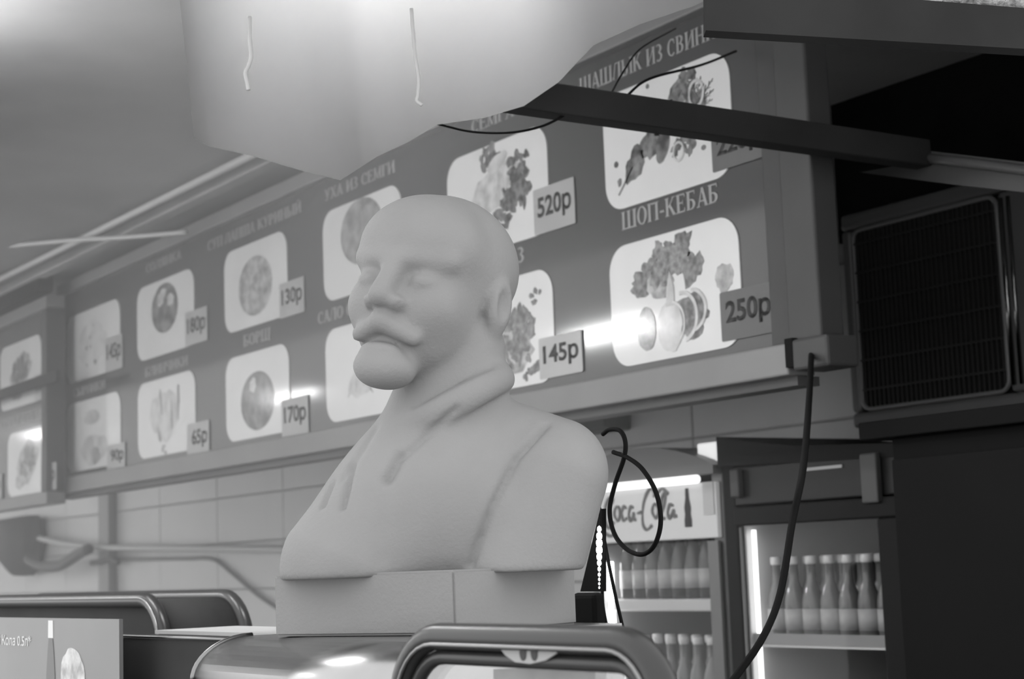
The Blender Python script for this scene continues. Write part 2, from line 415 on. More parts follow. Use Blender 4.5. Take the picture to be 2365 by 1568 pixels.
food([ell(-3.62, 2.535, 0.05, 0.02, 20, 0.08, 8, 0.35)], 3, F_pale, P_[0, 4])
for k, (x, z, a) in enumerate(((-3.045, 2.405, 0.9), (-2.985, 2.445, 0.8), (-2.925, 2.485, 0.8), (-2.88, 2.53, 0.7))):
    food([ell(x, z, 0.045, 0.030, 22, 0.18, 20+k, a)], 1, F_meat, P_[0, 5])
food([[(-3.112, 2.347), (-3.108, 2.344), (-3.05, 2.40), (-3.055, 2.403)]], 1, F_dark, P_[0, 5])
food([ell(-2.94, 2.425, 0.022, 0.04, 20, 0.06, 31, -0.4)], 2, F_dark, P_[0, 5])
food(leaves(-2.87, 2.405, 0.03, 14, 12) + leaves(-2.855, 2.545, 0.032, 14, 13) + leaves(-2.82, 2.49, 0.028, 12, 14)
     + [p for k in range(9) for p in frond(-2.83, 2.475, 0.2+k*0.24, 0.07+0.012*(k % 3))], 2, F_leaf, P_[0, 5])
food([ell(-3.115, 2.42, 0.008, 0.008, 10), ell(-2.985, 2.575, 0.006, 0.006, 10), ell(-2.80, 2.39, 0.008, 0.006, 10), ell(-3.105, 2.375, 0.007, 0.01, 9, 0.3, 2)], 1, F_meat, P_[0, 5])
food([p for cx, cz, r in ((-2.815, 2.515, 0.028), (-2.885, 2.40, 0.02)) for p in
      [[(cx+r*math.cos(a), cz+r*1.2*math.sin(a)), (cx+r*math.cos(a+0.35), cz+r*1.2*math.sin(a+0.35)), (cx+r*0.75*math.cos(a+0.35), cz+r*0.9*math.sin(a+0.35)), (cx+r*0.75*math.cos(a), cz+r*0.9*math.sin(a))] for a in [0.35*i for i in range(18)]]], 3, F_onion, P_[0, 5])
food([ell(-6.62, 2.45, 0.16, 0.09, 30, 0.1, 41)], 1, fp('print_white_dish', 0.56, 0.74, 14), P_[0, 0])
food(leaves(-6.62, 2.45, 0.10, 7, 42, 0.05, 0.14), 2, F_meat, P_[0, 0])
# row 2
food([ell(-6.60, 2.02, 0.15, 0.06, 26, 0.1, 43), ell(-6.62, 2.15, 0.09, 0.03, 24, 0.1, 44)], 1, F_pale, P_[1, 0]); food([ell(-6.58, 1.995, 0.05, 0.035, 18, 0.15, 45)], 2, fp('print_syrniki', 0.26, 0.46, 20), P_[1, 0])
food([ell(-5.87, 2.09, 0.13, 0.09, 26, 0.14, 46)], 1, F_pale, P_[1, 1])
food([ell(-5.90, 2.14, 0.008, 0.05, 14, 0.2, 47, 0.2), ell(-5.80, 2.08, 0.008, 0.055, 14, 0.2, 48, 0.05), ell(-5.74, 2.13, 0.01, 0.06, 14, 0.2, 49, -0.05), ell(-5.92, 2.02, 0.01, 0.03, 14, 0.2, 50, 0.5)] + leaves(-5.87, 1.965, 0.016, 8, 51), 2, fp('print_filling', 0.16, 0.36, 40), P_[1, 1])
food([ell(-5.083, 2.063, 0.126, 0.096)], 1, F_dark, P_[1, 2]); food([ell(-5.115, 2.115, 0.026, 0.024, 14, 0.2, 52, 0.7)], 2, F_onion, P_[1, 2])
food(sum((frond(-4.46+0.05*k, 2.01+0.012*(k % 3), 1.0+0.5*(k % 4), 0.05, 5) for k in range(6)), []), 1, F_meat, P_[1, 3])
food([ell(-4.36, 2.06, 0.10, 0.05, 26, 0.1, 53, 0.3)], 1, F_pale, P_[1, 3])
food(leaves(-3.57, 2.08, 0.06, 26, 54) + leaves(-3.60, 2.02, 0.05, 18, 57) + leaves(-3.47, 2.16, 0.02, 7, 55) + leaves(-3.50, 1.99, 0.03, 12, 56), 2, F_leaf, P_[1, 4])
food([ell(-3.62, 2.05, 0.13, 0.075, 26, 0.12, 58)], 1, F_soup, P_[1, 4])
# the kebab
food([ell(x, z, a, b, 24, 0.22, 60+k, 0.2*k) for k, (x, z, a, b) in enumerate(((-3.03, 2.125, 0.052, 0.030), (-2.96, 2.165, 0.045, 0.034), (-2.90, 2.185, 0.045, 0.030), (-2.86, 2.135, 0.04, 0.034)))], 1, F_leaf, P_[1, 5])
food(leaves(-2.95, 2.15, 0.055, 34, 71, 0.25, 0.5), 1, fp('print_herbs', 0.08, 0.30, 70), P_[1, 5])
food([ell(-2.975, 2.115, 0.048, 0.03, 24, 0.16, 66)], 2, fp('print_lettuce', 0.2, 0.5, 40), P_[1, 5])
food([ell(-2.755, 2.095, 0.03, 0.032, 22, 0.1, 67)], 1, F_soup, P_[1, 5])
food([ell(-3.03, 2.02, 0.035, 0.05, 26, 0.04, 68)], 2, F_meat, P_[1, 5])
food([ell(-2.945, 2.015, 0.045, 0.058, 26, 0.06, 69)], 3, F_pale, P_[1, 5])
food([ell(-2.875, 2.03, 0.06, 0.05, 26, 0.16, 70)], 2, F_leaf, P_[1, 5])
def ring(cx, cz, rx, rz, th, n=22, a0=0.0, a1=6.2832):
    d = (a1-a0)/n
    return [[(cx+rx*math.cos(a), cz+rz*math.sin(a)), (cx+rx*math.cos(a+d), cz+rz*math.sin(a+d)), (cx+(rx-th)*math.cos(a+d), cz+(rz-th)*math.sin(a+d)), (cx+(rx-th)*math.cos(a), cz+(rz-th)*math.sin(a))] for a in [a0+d*i for i in range(n)]]
food(ring(-2.90, 2.03, 0.055, 0.058, 0.009, a0=-1.4, a1=1.7) + ring(-2.87, 2.04, 0.055, 0.05, 0.008, a0=-1.3, a1=1.5) + ring(-2.935, 2.02, 0.045, 0.05, 0.006, a0=-1.4, a1=1.5), 4, F_onion, P_[1, 5])
food([[(-2.955, 2.06), (-2.925, 2.06), (-2.925, 2.10), (-2.937, 2.14), (-2.95, 2.10)]], 4, fp('print_carrot', 0.4, 0.56, 30), P_[1, 5])

# ------------------------------------------------------------------ the short menu board beyond it
Y2 = 2.30
b2 = empty('menu_board', (-7.3, Y2, 1.82), 'short framed menu board past the far end of the long one', 'menu board')
box('backing', (-8.2, Y2, 1.86), (-6.866, Y2+0.05, 2.62), M_board, b2)
box('bottom_rail', (-8.2, Y2-0.03, 1.815), (-6.80, Y2+0.05, 1.865), M_rail, b2, 0.004)
box('top_rail', (-8.2, Y2-0.03, 2.615), (-6.80, Y2+0.05, 2.665), M_rail, b2, 0.004)
box('end_post', (-6.865, Y2-0.03, 1.866), (-6.80, Y2+0.05, 2.614), M_post, b2, 0.004)
box('hanger', (-7.6, Y2+0.01, 2.6655), (-7.5, Y2+0.06, 2.7595), M_post, b2)
for (x0, x1) in ((-7.50, -6.945), (-8.15, -7.66)):
    for k, (z0, z1) in enumerate(((2.25, 2.53), (1.87, 2.142))):
        xs = 0.11 if k else 0.0
        pn = prism('picture_panel', [rrect(x0+xs, x1+xs*0.7, z0, z1, 0.06)], Y2-0.003, Y2+0.001, M_white, b2)
        c_ = (x0+x1)/2+xs*0.8
        prism('food_print', [ell(c_, z0+0.13, 0.15, 0.085, 26, 0.12, 80+k, 0.4)], Y2-0.0036, Y2-0.0028, F_soup, pn)
        prism('food_print', leaves(c_, z0+0.15, 0.07, 14, 83+k), Y2-0.0042, Y2-0.0034, F_leaf, pn)
        a = x1+xs*0.7-0.07
        tg = prism('price_tag', [rrect(a, a+0.19, z0, z0+0.11, 0.004, 2)], Y2-0.0075, Y2-0.0045, M_tagpap, b2)
        sans('120р', a+0.02, a+0.175, z0+0.028, z0+0.088, Y2-0.0083, M_ink, tg)
title('КУРИНЫЕ ШАШЛЫКИ', -7.52, -6.88, 2.172, 2.215, b2, Y2-0.0018)
tag(box('rod', (-8.3, 2.245, 2.29), (-6.60, 2.262, 2.335), M_beam, bevel=0.004), 'flat dark bar crossing the short menu board', 'bar')
tag(box('valance', (-8.3, 2.22, 2.668), (-6.74, 2.28, 2.735), M_dark, bevel=0.004), 'dark strip above the short menu board', 'strip')

# ------------------------------------------------------------------ plaster bust
class G3: pass
D0 = 2.20
OB = at(1000, 1455, D0)
uh = Vector((_R.x, _R.y, 0)).normalized(); vh = Vector((-_F.x, -_F.y, 0)).normalized()
h = 0.0040
us = np.arange(-0.25, 0.262, h); vs = np.arange(-0.19, 0.20, h); zs = np.arange(0.055, 0.60, h)
Ug, Vg, Zg = np.meshgrid(us, vs, zs, indexing='ij')
def smin(a, b, k):
    hh = np.clip(0.5+0.5*(b-a)/k, 0, 1); return b*(1-hh)+a*hh - k*hh*(1-hh)
def smax(a, b, k): return -smin(-a, -b, k)
def ellip(X, Y, Z, c, r):
    x, y, z = (X-c[0])/r[0], (Y-c[1])/r[1], (Z-c[2])/r[2]
    k0 = np.sqrt(x*x+y*y+z*z)+1e-9
    k1 = np.sqrt((x/r[0])**2+(y/r[1])**2+(z/r[2])**2)+1e-9
    return k0*(k0-1)/k1
def cone(X, Y, Z, a, b, ra, rb):
    a, b = np.array(a, float), np.array(b, float); d = b-a; L = d@d
    t = np.clip(((X-a[0])*d[0]+(Y-a[1])*d[1]+(Z-a[2])*d[2])/L, 0, 1)
    return np.sqrt((X-a[0]-d[0]*t)**2+(Y-a[1]-d[1]*t)**2+(Z-a[2]-d[2]*t)**2) - (ra+(rb-ra)*t)
# torso
sd = cone(Ug, Vg, Zg, (0.005, 0, 0.262), (-0.088, 0.02, 0.080), 0.060, 0.104)
sd = smin(sd, ellip(Ug, Vg, Zg, (0.035, -0.01, 0.14), (0.16, 0.125, 0.13)), 0.04)
sd = smin(sd, cone(Ug, Vg, Zg, (0.05, -0.02, 0.262), (0.165, 0.02, 0.200), 0.052, 0.066), 0.04)
stump = cone(Ug, Vg, Zg, (0.160, 0.032, 0.188), (0.108, 0.05, 0.060), 0.070, 0.080)
sd = smin(sd, stump, 0.010)
sd = smin(sd, cone(Ug, Vg, Zg, (0.040, -0.008, 0.36), (0.022, -0.005, 0.24), 0.066, 0.080), 0.02)
# collar ring, higher at the nape
n_ = np.array([-0.46, 0.10, 0.88]); n_ /= np.linalg.norm(n_)
px, py, pz = Ug-0.030, Vg+0.004, Zg-0.288
dn = px*n_[0]+py*n_[1]+pz*n_[2]
rad = np.sqrt(np.maximum(px*px+py*py+pz*pz-dn*dn, 0))
sd = smin(sd, np.sqrt((rad-0.080)**2+(dn*0.75)**2)-0.015, 0.008)
sd = smax(sd, 0.070-Zg, 0.006)
# head, in its own axes: x to the near ear, -y forward, z up
HY, HT, HS = math.radians(28), math.radians(10.5), 1.13
hc = (0.0165, 0.005, 0.452)
a_, b_, c_ = Ug-hc[0], Vg-hc[1], Zg-hc[2]
a2 = a_*math.cos(HT) - c_*math.sin(HT); c2 = a_*math.sin(HT) + c_*math.cos(HT)
X = (a2*math.cos(HY) + b_*math.sin(HY))/HS
Yh = (a2*math.sin(HY) - b_*math.cos(HY))/HS
pt = math.radians(2)
Yp = Yh*math.cos(pt)-c2/HS*math.sin(pt); Z = Yh*math.sin(pt)+c2/HS*math.cos(pt)
Y = Yp
hd = ellip(X, Y, Z, (0, 0.016, 0.022), (0.083, 0.102, 0.082))
hd = smin(hd, ellip(X, Y, Z, (0, -0.045, 0.028), (0.074, 0.050, 0.058)), 0.02)      # forehead
hd = smin(hd, ellip(X, Y, Z, (0, -0.026, -0.050), (0.070, 0.068, 0.072)), 0.025)     # jaw
for s in (-1, 1):
    hd = smin(hd, ellip(X, Y, Z, (s*0.043, -0.056, -0.044), (0.025, 0.026, 0.024)), 0.022)
    hd = smin(hd, cone(X, Y, Z, (s*0.016, -0.086, 0.004), (s*0.058, -0.066, 0.008), 0.010, 0.009), 0.012)
    hd = smax(hd, -ellip(X, Y, Z, (s*0.034, -0.102, -0.018), (0.023, 0.021, 0.015)), 0.012)
    hd = smin(hd, ellip(X, Y, Z, (s*0.034, -0.072, -0.020), (0.019, 0.018, 0.0135)), 0.004)
    hd = smin(hd, cone(X, Y, Z, (s*0.020, -0.086, -0.033), (s*0.048, -0.078, -0.031), 0.004, 0.004), 0.004)
hd = smin(hd, cone(X, Y, Z, (0, -0.087, 0.002), (0, -0.107, -0.042), 0.009, 0.0135), 0.012)
for s in (-1, 1):
    hd = smin(hd, ellip(X, Y, Z, (s*0.016, -0.096, -0.048), (0.012, 0.013, 0.009)), 0.006)
    hd = smax(hd, -cone(X, Y, Z, (s*0.026, -0.104, -0.052), (s*0.046, -0.088, -0.078), 0.004, 0.004), 0.006)
    hd = smin(hd, cone(X, Y, Z, (0, -0.095, -0.069), (s*0.036, -0.080, -0.083), 0.012, 0.009), 0.006)
hd = smax(hd, -cone(X, Y, Z, (-0.030, -0.100, -0.093), (0.030, -0.100, -0.093), 0.0055, 0.0055), 0.006)
hd = smin(hd, ellip(X, Y, Z, (0, -0.088, -0.099), (0.022, 0.013, 0.006)), 0.005)
hd = smax(hd, -cone(X, Y, Z, (-0.024, -0.102, -0.107), (0.024, -0.102, -0.107), 0.004, 0.004), 0.006)
hd = smin(hd, ellip(X, Y, Z, (0, -0.072, -0.118), (0.036, 0.034, 0.024)), 0.012)
hd = smin(hd, ellip(X, Y, Z, (0, -0.088, -0.124), (0.022, 0.018, 0.016)), 0.010)
for s in (-1, 1):
    e_ = ellip(X, Y, Z, (s*0.080, 0.018, -0.022), (0.012, 0.022, 0.034))
    e_ = smax(e_, -ellip(X, Y, Z, (s*0.092, 0.014, -0.018), (0.009, 0.012, 0.020)), 0.004)
    hd = smin(hd, e_, 0.007)
sd = smin(sd, hd, 0.012)

def surface_nets(v, org, h):
    nx, ny, nz = v.shape; ins = v < 0
    cnt = np.zeros((nx-1, ny-1, nz-1)); acc = np.zeros((nx-1, ny-1, nz-1, 3))
    C_ = [(i, j, k) for i in (0, 1) for j in (0, 1) for k in (0, 1)]
    sl = lambda c: (slice(c[0], nx-1+c[0]), slice(c[1], ny-1+c[1]), slice(c[2], nz-1+c[2]))
    for a in C_:
        for ax in range(3):
            if a[ax]: continue
            b = list(a); b[ax] = 1; b = tuple(b)
            va, vb = v[sl(a)], v[sl(b)]; m = (va < 0) != (vb < 0)
            t = np.where(m, va/np.where(m, va-vb, 1), 0)
            cnt += m
            for d in range(3):
                acc[..., d] += np.where(m, a[d] + (t if d == ax else 0), 0)
    act = cnt > 0
    idx = -np.ones(cnt.shape, int); ii = np.argwhere(act); idx[act] = np.arange(len(ii))
    vert = org + h*(ii + acc[act]/cnt[act][:, None])
    faces = []
    for ax in range(3):
        o1, o2 = [(1, 2), (2, 0), (0, 1)][ax]
        s0 = [slice(1, -1)]*3; s0[ax] = slice(0, -1); s1 = [slice(1, -1)]*3; s1[ax] = slice(1, None)
        A, B = ins[tuple(s0)], ins[tuple(s1)]
        e = np.argwhere(A != B)
        flip = A[tuple(e.T)]
        base = e.copy(); base[:, o1] += 1; base[:, o2] += 1
        def off(d1, d2):
            q = base.copy(); q[:, o1] += d1; q[:, o2] += d2; return idx[tuple(q.T)]
        f = np.stack([off(-1, -1), off(0, -1), off(0, 0), off(-1, 0)], 1)
        f[~flip] = f[~flip][:, ::-1]
        faces.append(f)
    return vert, np.concatenate(faces)
vert, faces = surface_nets(sd, np.array([us[0], vs[0], zs[0]]), h)
del Ug, Vg, Zg, sd, hd, X, Y, Z, Yh, Yp, a_, b_, c_, a2, c2
# carved coat creases: polylines over the front of the figure, (u, z), depth, width
def uz(x, y): return ((x-1000+(1455-y)*0.031)*D0/FPX, (1455-y)*D0/FPX)
CREASE = [([(822, 1075), (815, 1120), (806, 1170)], 0.009, 0.0035), ([(775, 1110), (765, 1140), (757, 1165)], 0.007, 0.003), ([(872, 985), (845, 1040), (800, 1105)], 0.004, 0.004),
          ([(932, 1062), (922, 1085), (908, 1112)], 0.011, 0.006), ([(1060, 960), (1000, 1010), (945, 1060)], 0.006, 0.004), ([(965, 948), (1050, 905), (1138, 860)], 0.003, 0.003),
          ([(1262, 1000), (1195, 1075), (1140, 1190), (1092, 1310)], 0.008, 0.004), ([(900, 1120), (890, 1200), (900, 1290)], 0.0015, 0.006)]
fv = np.zeros_like(vert)
nrm = np.zeros_like(vert)
fn = np.cross(vert[faces[:, 2]]-vert[faces[:, 0]], vert[faces[:, 3]]-vert[faces[:, 1]])
for k in range(4): np.add.at(nrm, faces[:, k], fn)
nrm /= np.linalg.norm(nrm, axis=1)[:, None]+1e-12
front = np.clip(nrm[:, 1]*2.0, 0, 1)
for pl, dep, wd in CREASE:
    q = np.array([uz(*p) for p in pl]); best = np.full(len(vert), 9.0)
    for a, b in zip(q, q[1:]):
        d = b-a; t = np.clip(((vert[:, 0]-a[0])*d[0]+(vert[:, 2]-a[1])*d[1])/(d@d), 0, 1)
        best = np.minimum(best, np.hypot(vert[:, 0]-a[0]-d[0]*t, vert[:, 2]-a[1]-d[1]*t))
    vert = vert - nrm*(dep*np.exp(-(best/wd)**2)*front)[:, None]
bust = empty('bust', OB, 'pale plaster bust of a bald bearded man standing on the steel case', 'bust')
wv = [OB + uh*float(p[0]) + vh*float(p[1]) + Vector((0, 0, float(p[2]))) for p in vert]
fig = raw('figure', wv, [tuple(int(i) for i in f) for f in faces], M_plaster, bust, True)
sm = fig.modifiers.new('smooth', 'SMOOTH'); sm.factor = 0.5; sm.iterations = 3
al = math.radians(35); Wb, Db = 0.288, 0.262
p0 = np.array([0.036, 0.0]); p1 = p0+Wb*np.array([-math.cos(al), -math.sin(al)]); p2 = p0+Db*np.array([math.sin(al), -math.cos(al)])
cc = (p1+p2)/2; q4 = [p0-[0, cc[1]], p1-[0, cc[1]], p1+p2-p0-[0, cc[1]], p2-[0, cc[1]]]
bm = bmesh.new()
lo_ = [bm.verts.new(OB+uh*float(p[0])+vh*float(p[1])) for p in q4]; hi_ = [bm.verts.new(OB+uh*float(p[0])+vh*float(p[1])+Vector((0, 0, 0.076))) for p in q4]
bm.faces.new(lo_); bm.faces.new(hi_)
for i in range(4): bm.faces.new((lo_[i], lo_[(i+1) % 4], hi_[(i+1) % 4], hi_[i]))
bmesh.ops.bevel(bm, geom=list(bm.edges), offset=0.003, segments=2, affect='EDGES')
bm_obj('base', bm, M_plaster, bust)

# ------------------------------------------------------------------ serving counter and glass cases
tag(box('counter', (-4.4, 0.66, 0), (-0.6, 1.42, 1.02), mat('counter_laminate', 0.12, 0.5, var=0.1), bevel=0.006), 'long laminate counter under the display cases', 'counter')
ZT = OB.z-0.0008
# steel case with a rounded front, the bust stands on it
sc_ = empty('steel_case', (-1.7, 1.1, 1.02), 'rounded brushed steel display case carrying the bust', 'display case')
prof = [(1.06, 1.021), (1.06, ZT), (0.985, ZT)] + [(0.985-0.085*math.sin(math.radians(a)), ZT-0.055+0.055*math.cos(math.radians(a))) for a in range(10, 91, 8)] + [(0.90, 1.021)]
def extrude_x(name, prof, x0, x1, m, parent, smooth=False):
    bm = bmesh.new()
    A = [bm.verts.new((x0, y, z)) for y, z in prof]; B = [bm.verts.new((x1, y, z)) for y, z in prof]
    bm.faces.new(A); bm.faces.new(B[::-1])
    for i in range(len(A)):
        j = (i+1) % len(A); f = bm.faces.new((A[i], B[i], B[j], A[j])); f.smooth = 3 <= i <= len(A)-3
    return bm_obj(name, bm, m, parent)
extrude_x('hood', prof, -2.115, -1.42, M_steel, sc_)
tube('lip', [(-2.115, 0.897, ZT-0.058), (-1.42, 0.897, ZT-0.058)], 0.004, M_gasket, sc_)
tube('edge_trim', [(-2.118, y, z) for y, z in prof[2:-1]], 0.004, M_gasket, sc_)
box('rear_block', (-2.115, 1.0605, 1.021), (-1.80, 1.36, ZT), M_steel, sc_)
box('top_sheet', (-2.113, 1.30, ZT+0.0005), (-2.02, 1.355, ZT+0.006), mat('white_sheet', 0.45, 0.4), sc_)
# dark flat lid case beside it
dc = empty('dark_case', (-2.4, 1.05, 1.02), 'plain dark grey case with slanted end beside the steel case', 'display case')
bm = bmesh.new()
pr = [(-2.13, 1.021), (-2.13, ZT-0.008), (-2.60, ZT-0.008), (-2.66, ZT-0.07), (-2.66, 1.021)]
A = [bm.verts.new((x, 0.99, z)) for x, z in pr]; B = [bm.verts.new((x, 1.2, z)) for x, z in pr]
bm.faces.new(A); bm.faces.new(B[::-1])
for i in range(5): bm.faces.new((A[i], B[i], B[(i+1) % 5], A[(i+1) % 5]))
bmesh.ops.bevel(bm, geom=list(bm.edges), offset=0.003, segments=1, affect='EDGES')
bm_obj('body', bm, M_dcase, dc)
tube('edge_bead', [(-2.13, 0.988, ZT-0.007), (-2.60, 0.988, ZT-0.007), (-2.66, 0.988, ZT-0.07), (-2.66, 0.988, 1.05)], 0.0022, M_gasket, dc)
box('counter_strip', (-2.62, 1.05, ZT-0.0075), (-2.14, 1.19, ZT-0.002), mat('white_sheet', 0.6), dc)

def arch(x0, x1, zb, zt, rl, rr, y, n=9):
    pts = [(x0, y, zb), (x0, y, zt-rl)]
    pts += [(x0+rl-rl*math.cos(math.radians(90*k/n)), y, zt-rl+rl*math.sin(math.radians(90*k/n))) for k in range(1, n+1)]
    pts += [(x1-rr+rr*math.sin(math.radians(90*k/n)), y, zt-rr+rr*math.cos(math.radians(90*k/n))) for k in range(0, n+1)]
    pts += [(x1, y, zb)]
    return pts
def arch_poly(x0, x1, zb, zt, rl, rr): return [(p[0], p[2]) for p in arch(x0, x1, zb, zt, rl, rr, 0)]
# round-cornered glass case in front of the bust
YS = 0.84
gc = empty('glass_screen', (-1.27, YS, 1.02), 'round-cornered framed glass screen in front of the bust', 'screen')
x0, x1, zt = -1.472, -1.058, 1.437
tube('front_frame', arch(x0, x1, 1.03, zt, 0.078, 0.058, YS), 0.0125, M_frame, gc, 14)
tube('highlight_bead', arch(x0+0.007, x1-0.007, 1.03, zt-0.007, 0.074, 0.054, YS-0.0112), 0.0024, M_gasket, gc, 8)  # bright bead added to imitate the thin highlight along the dark frame
tube('inner_gasket', arch(x0+0.018, x1-0.018, 1.03, zt-0.019, 0.064, 0.046, YS+0.002), 0.007, M_frame, gc, 10)
prism('pane', [arch_poly(x0+0.004, x1-0.004, 1.03, zt-0.004, 0.074, 0.054)], YS+0.008, YS+0.012, M_glass, gc)
box('base', (x0-0.01, YS-0.02, 1.021), (x1+0.01, YS+0.03, 1.05), M_frame, gc, 0.004)
def sp(*a): return [(lambda p: (p.x, p.z))(onY(x, y, YS)) for x, y in a]
tk = prism('hanging_label', [sp((1165, 1490), (1312, 1492), (1300, 1508), (1275, 1524), (1240, 1532), (1205, 1528), (1182, 1512))], YS-0.007, YS-0.005, mat('label_card', 0.34, 0.5), gc)
c1, c2 = sp((1224, 1506), (1250, 1506))
prism('label_mark', [ell(c1[0], c1[1], 0.005, 0.007, 14), ell(c2[0], c2[1], 0.005, 0.007, 14)], YS-0.0078, YS-0.0072, M_ink, tk)
fc = prism('price_card', [sp((1080, 1550), (1312, 1541), (1312, 1900), (1080, 1900))], 0.868, 0.880, mat('carton_white', 0.36, 0.5, var=0.2, scale=12))
tag(fc, 'whitish card standing behind the framed glass screen', 'card')
# round-cornered case further along the counter
lc = empty('glass_case', (-3.4, 1.25, 1.02), 'dark round-cornered framed case behind the cola poster', 'display case')
x0, x1, zt = -4.2, -2.945, 1.462
tube('front_frame', arch(x0, x1, 1.03, zt, 0.09, 0.10, 1.20), 0.014, M_frame, lc, 12)
tube('highlight_bead', arch(x0+0.006, x1+0.004, 1.03, zt+0.004, 0.09, 0.10, 1.187), 0.0025, M_gasket, lc, 8)  # bright bead put in where the frame only shows a highlight
tube('rear_frame', arch(x0, x1, 1.03, zt, 0.09, 0.10, 1.36), 0.014, M_frame, lc, 12)
prism('front_pane', [arch_poly(x0, x1, 1.03, zt, 0.09, 0.10)], 1.205, 1.209, M_dcase, lc)
pts = arch(x0, x1, 1.03, zt, 0.09, 0.10, 1.21)
bm = bmesh.new()
r0 = [bm.verts.new(p) for p in pts]; r1 = [bm.verts.new((p[0], 1.355, p[2])) for p in pts]
for i in range(len(pts)-1): bm.faces.new((r0[i], r0[i+1], r1[i+1], r1[i]))
shell = bm_obj('hood', bm, M_dcase, lc, True); so = shell.modifiers.new('thickness', 'SOLIDIFY'); so.thickness = 0.004
# cola poster on the case
po = empty('poster', (-2.65, 0.93, 1.1), 'grey cola and burger poster stood in front of the dark round-cornered case', 'poster')
YP = 0.93
xl, zlo = -3.12, 1.021
xr = onY(275, 1430, YP).x; zt_ = onY(275, 1430, YP).z
box('sheet', (xl, YP, zlo), (xr, YP+0.006, zt_), mat('poster_print', 0.15, 0.35, 0.4, var=0.06, scale=5), po)
a = onY(-30, 1487, YP); b = onY(72, 1468, YP)
tx = sans('овый Кола 0.5л*', a.x, b.x, a.z, b.z, YP-0.001, mat('poster_text', 0.62, 0.4), po, 'poster_lettering', 0.0)
bo = onY(118, 1430, YP)
prism('bottle_print', [[(bo.x-0.012, bo.z-0.002), (bo.x+0.010, bo.z-0.002), (bo.x+0.011, bo.z-0.03), (bo.x-0.013, bo.z-0.03)]], YP-0.0008, YP, mat('poster_text', 0.6), po)
prism('bottle_print', [[(bo.x-0.010, bo.z-0.031), (bo.x+0.009, bo.z-0.031), (bo.x+0.014, bo.z-0.05), (bo.x+0.020, bo.z-0.09), (bo.x+0.020, bo.z-0.3), (bo.x-0.022, bo.z-0.3), (bo.x-0.022, bo.z-0.09), (bo.x-0.015, bo.z-0.05)]], YP-0.0008, YP, mat('print_cola', 0.11, 0.4), po)
bu = onY(168, 1555, YP)
prism('burger_print', [ell(bu.x, bu.z-0.01, 0.055, 0.050, 26, 0.05, 90)], YP-0.0008, YP, fp('print_burger', 0.16, 0.5, 46), po)

# ------------------------------------------------------------------ fridges behind the counter
def fridge(name, label, x0, x1, yf, ztop, m):
    return empty(name, ((x0+x1)/2, yf, 0), label, 'fridge')
bottle_prof = [(0.0165, 0.0), (0.018, 0.004), (0.018, 0.062), (0.016, 0.075), (0.0085, 0.098), (0.0075, 0.122), (0.0085, 0.124), (0.0085, 0.128)]
def rebase(root, k, base):      # set a finished thing on its base at its true size
    root.matrix_world = Matrix.Translation(Vector(base)) @ Matrix.Scale(k, 4)
KF, FZ = 1.41, 0.4362
def make_bottle(loc, m, label, group):
    b = empty('bottle', loc, label, 'bottle', group)
    lathe('glass', bottle_prof, m, b, 14, loc)
    lathe('cap', [(0.0095, 0.125), (0.0098, 0.127), (0.0098, 0.137), (0.008, 0.139)], M_cap, b, 12, loc)
    lathe('sticker', [(0.0184, 0.018), (0.0184, 0.052)], M_label, b, 14, loc)
    return b
YF = 1.95
# cooler with a lit sign
fw = empty('display_fridge', (-2.46, 2.15, FZ), 'pale display fridge with lit cola sign and arched top behind the cable loop', 'fridge')
X0, X1 = -2.665, -2.275
box('side_panel', (X0, YF, FZ), (X0+0.03, 2.36, 1.66), M_fw, fw, 0.003)
box('side_panel', (X1-0.03, YF, FZ), (X1, 2.36, 1.66), M_fw, fw, 0.003)
box('back_panel', (X0+0.031, 2.33, FZ), (X1-0.031, 2.36, 1.66), mat('fridge_lining', 0.5, 0.5), fw)
box('plinth', (X0+0.031, YF, FZ), (X1-0.031, 2.329, 0.60), M_fw, fw)
prism('arched_top', [[(X0, 1.645)] + [(X0+(X1-X0)*k/16, 1.66+0.045*math.sin(math.pi*min(1, 0.12+0.88*k/16))**0.8) for k in range(17)] + [(X1, 1.645)]], YF-0.02, 2.1, M_fw, fw)
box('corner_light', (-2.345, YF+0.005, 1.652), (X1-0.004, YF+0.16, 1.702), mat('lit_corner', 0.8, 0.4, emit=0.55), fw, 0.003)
sg = box('sign_panel', (X0+0.01, YF-0.012, 1.535), (X1-0.005, YF-0.002, 1.632), mat('sign_print', 0.5, 0.4, emit=0.14), fw, 0.002)
tube('sign_tube', [(-2.60, YF-0.02, 1.638), (-2.318, YF-0.02, 1.638)], 0.0075, mat('sign_light', 0.9, emit=1.3), fw)
box('energy_sticker', (-2.312, YF-0.0145, 1.575), (-2.284, YF-0.0125, 1.632), mat('sticker', 0.55), fw)
M_script = mat('sign_script', 0.14, 0.5)
def stroke(pts, wd, y): # ribbon in x-z
    p = [Vector((a[0], 0, a[1])) for a in pts]; q = spline(p, 6); out = []
    for i in range(len(q)-1):
        d = (q[i+1]-q[i]); l = d.length or 1; n = Vector((-d.z/l, 0, d.x/l)); t0 = wd*(0.55+0.45*abs(math.sin(i*0.3)))
        out.append([(q[i].x-n.x*t0, q[i].z-n.z*t0), (q[i+1].x-n.x*t0, q[i+1].z-n.z*t0), (q[i+1].x+n.x*t0, q[i+1].z+n.z*t0), (q[i].x+n.x*t0, q[i].z+n.z*t0)])
    return out
sx0, sz0, k = -2.600, 1.552, 0.212
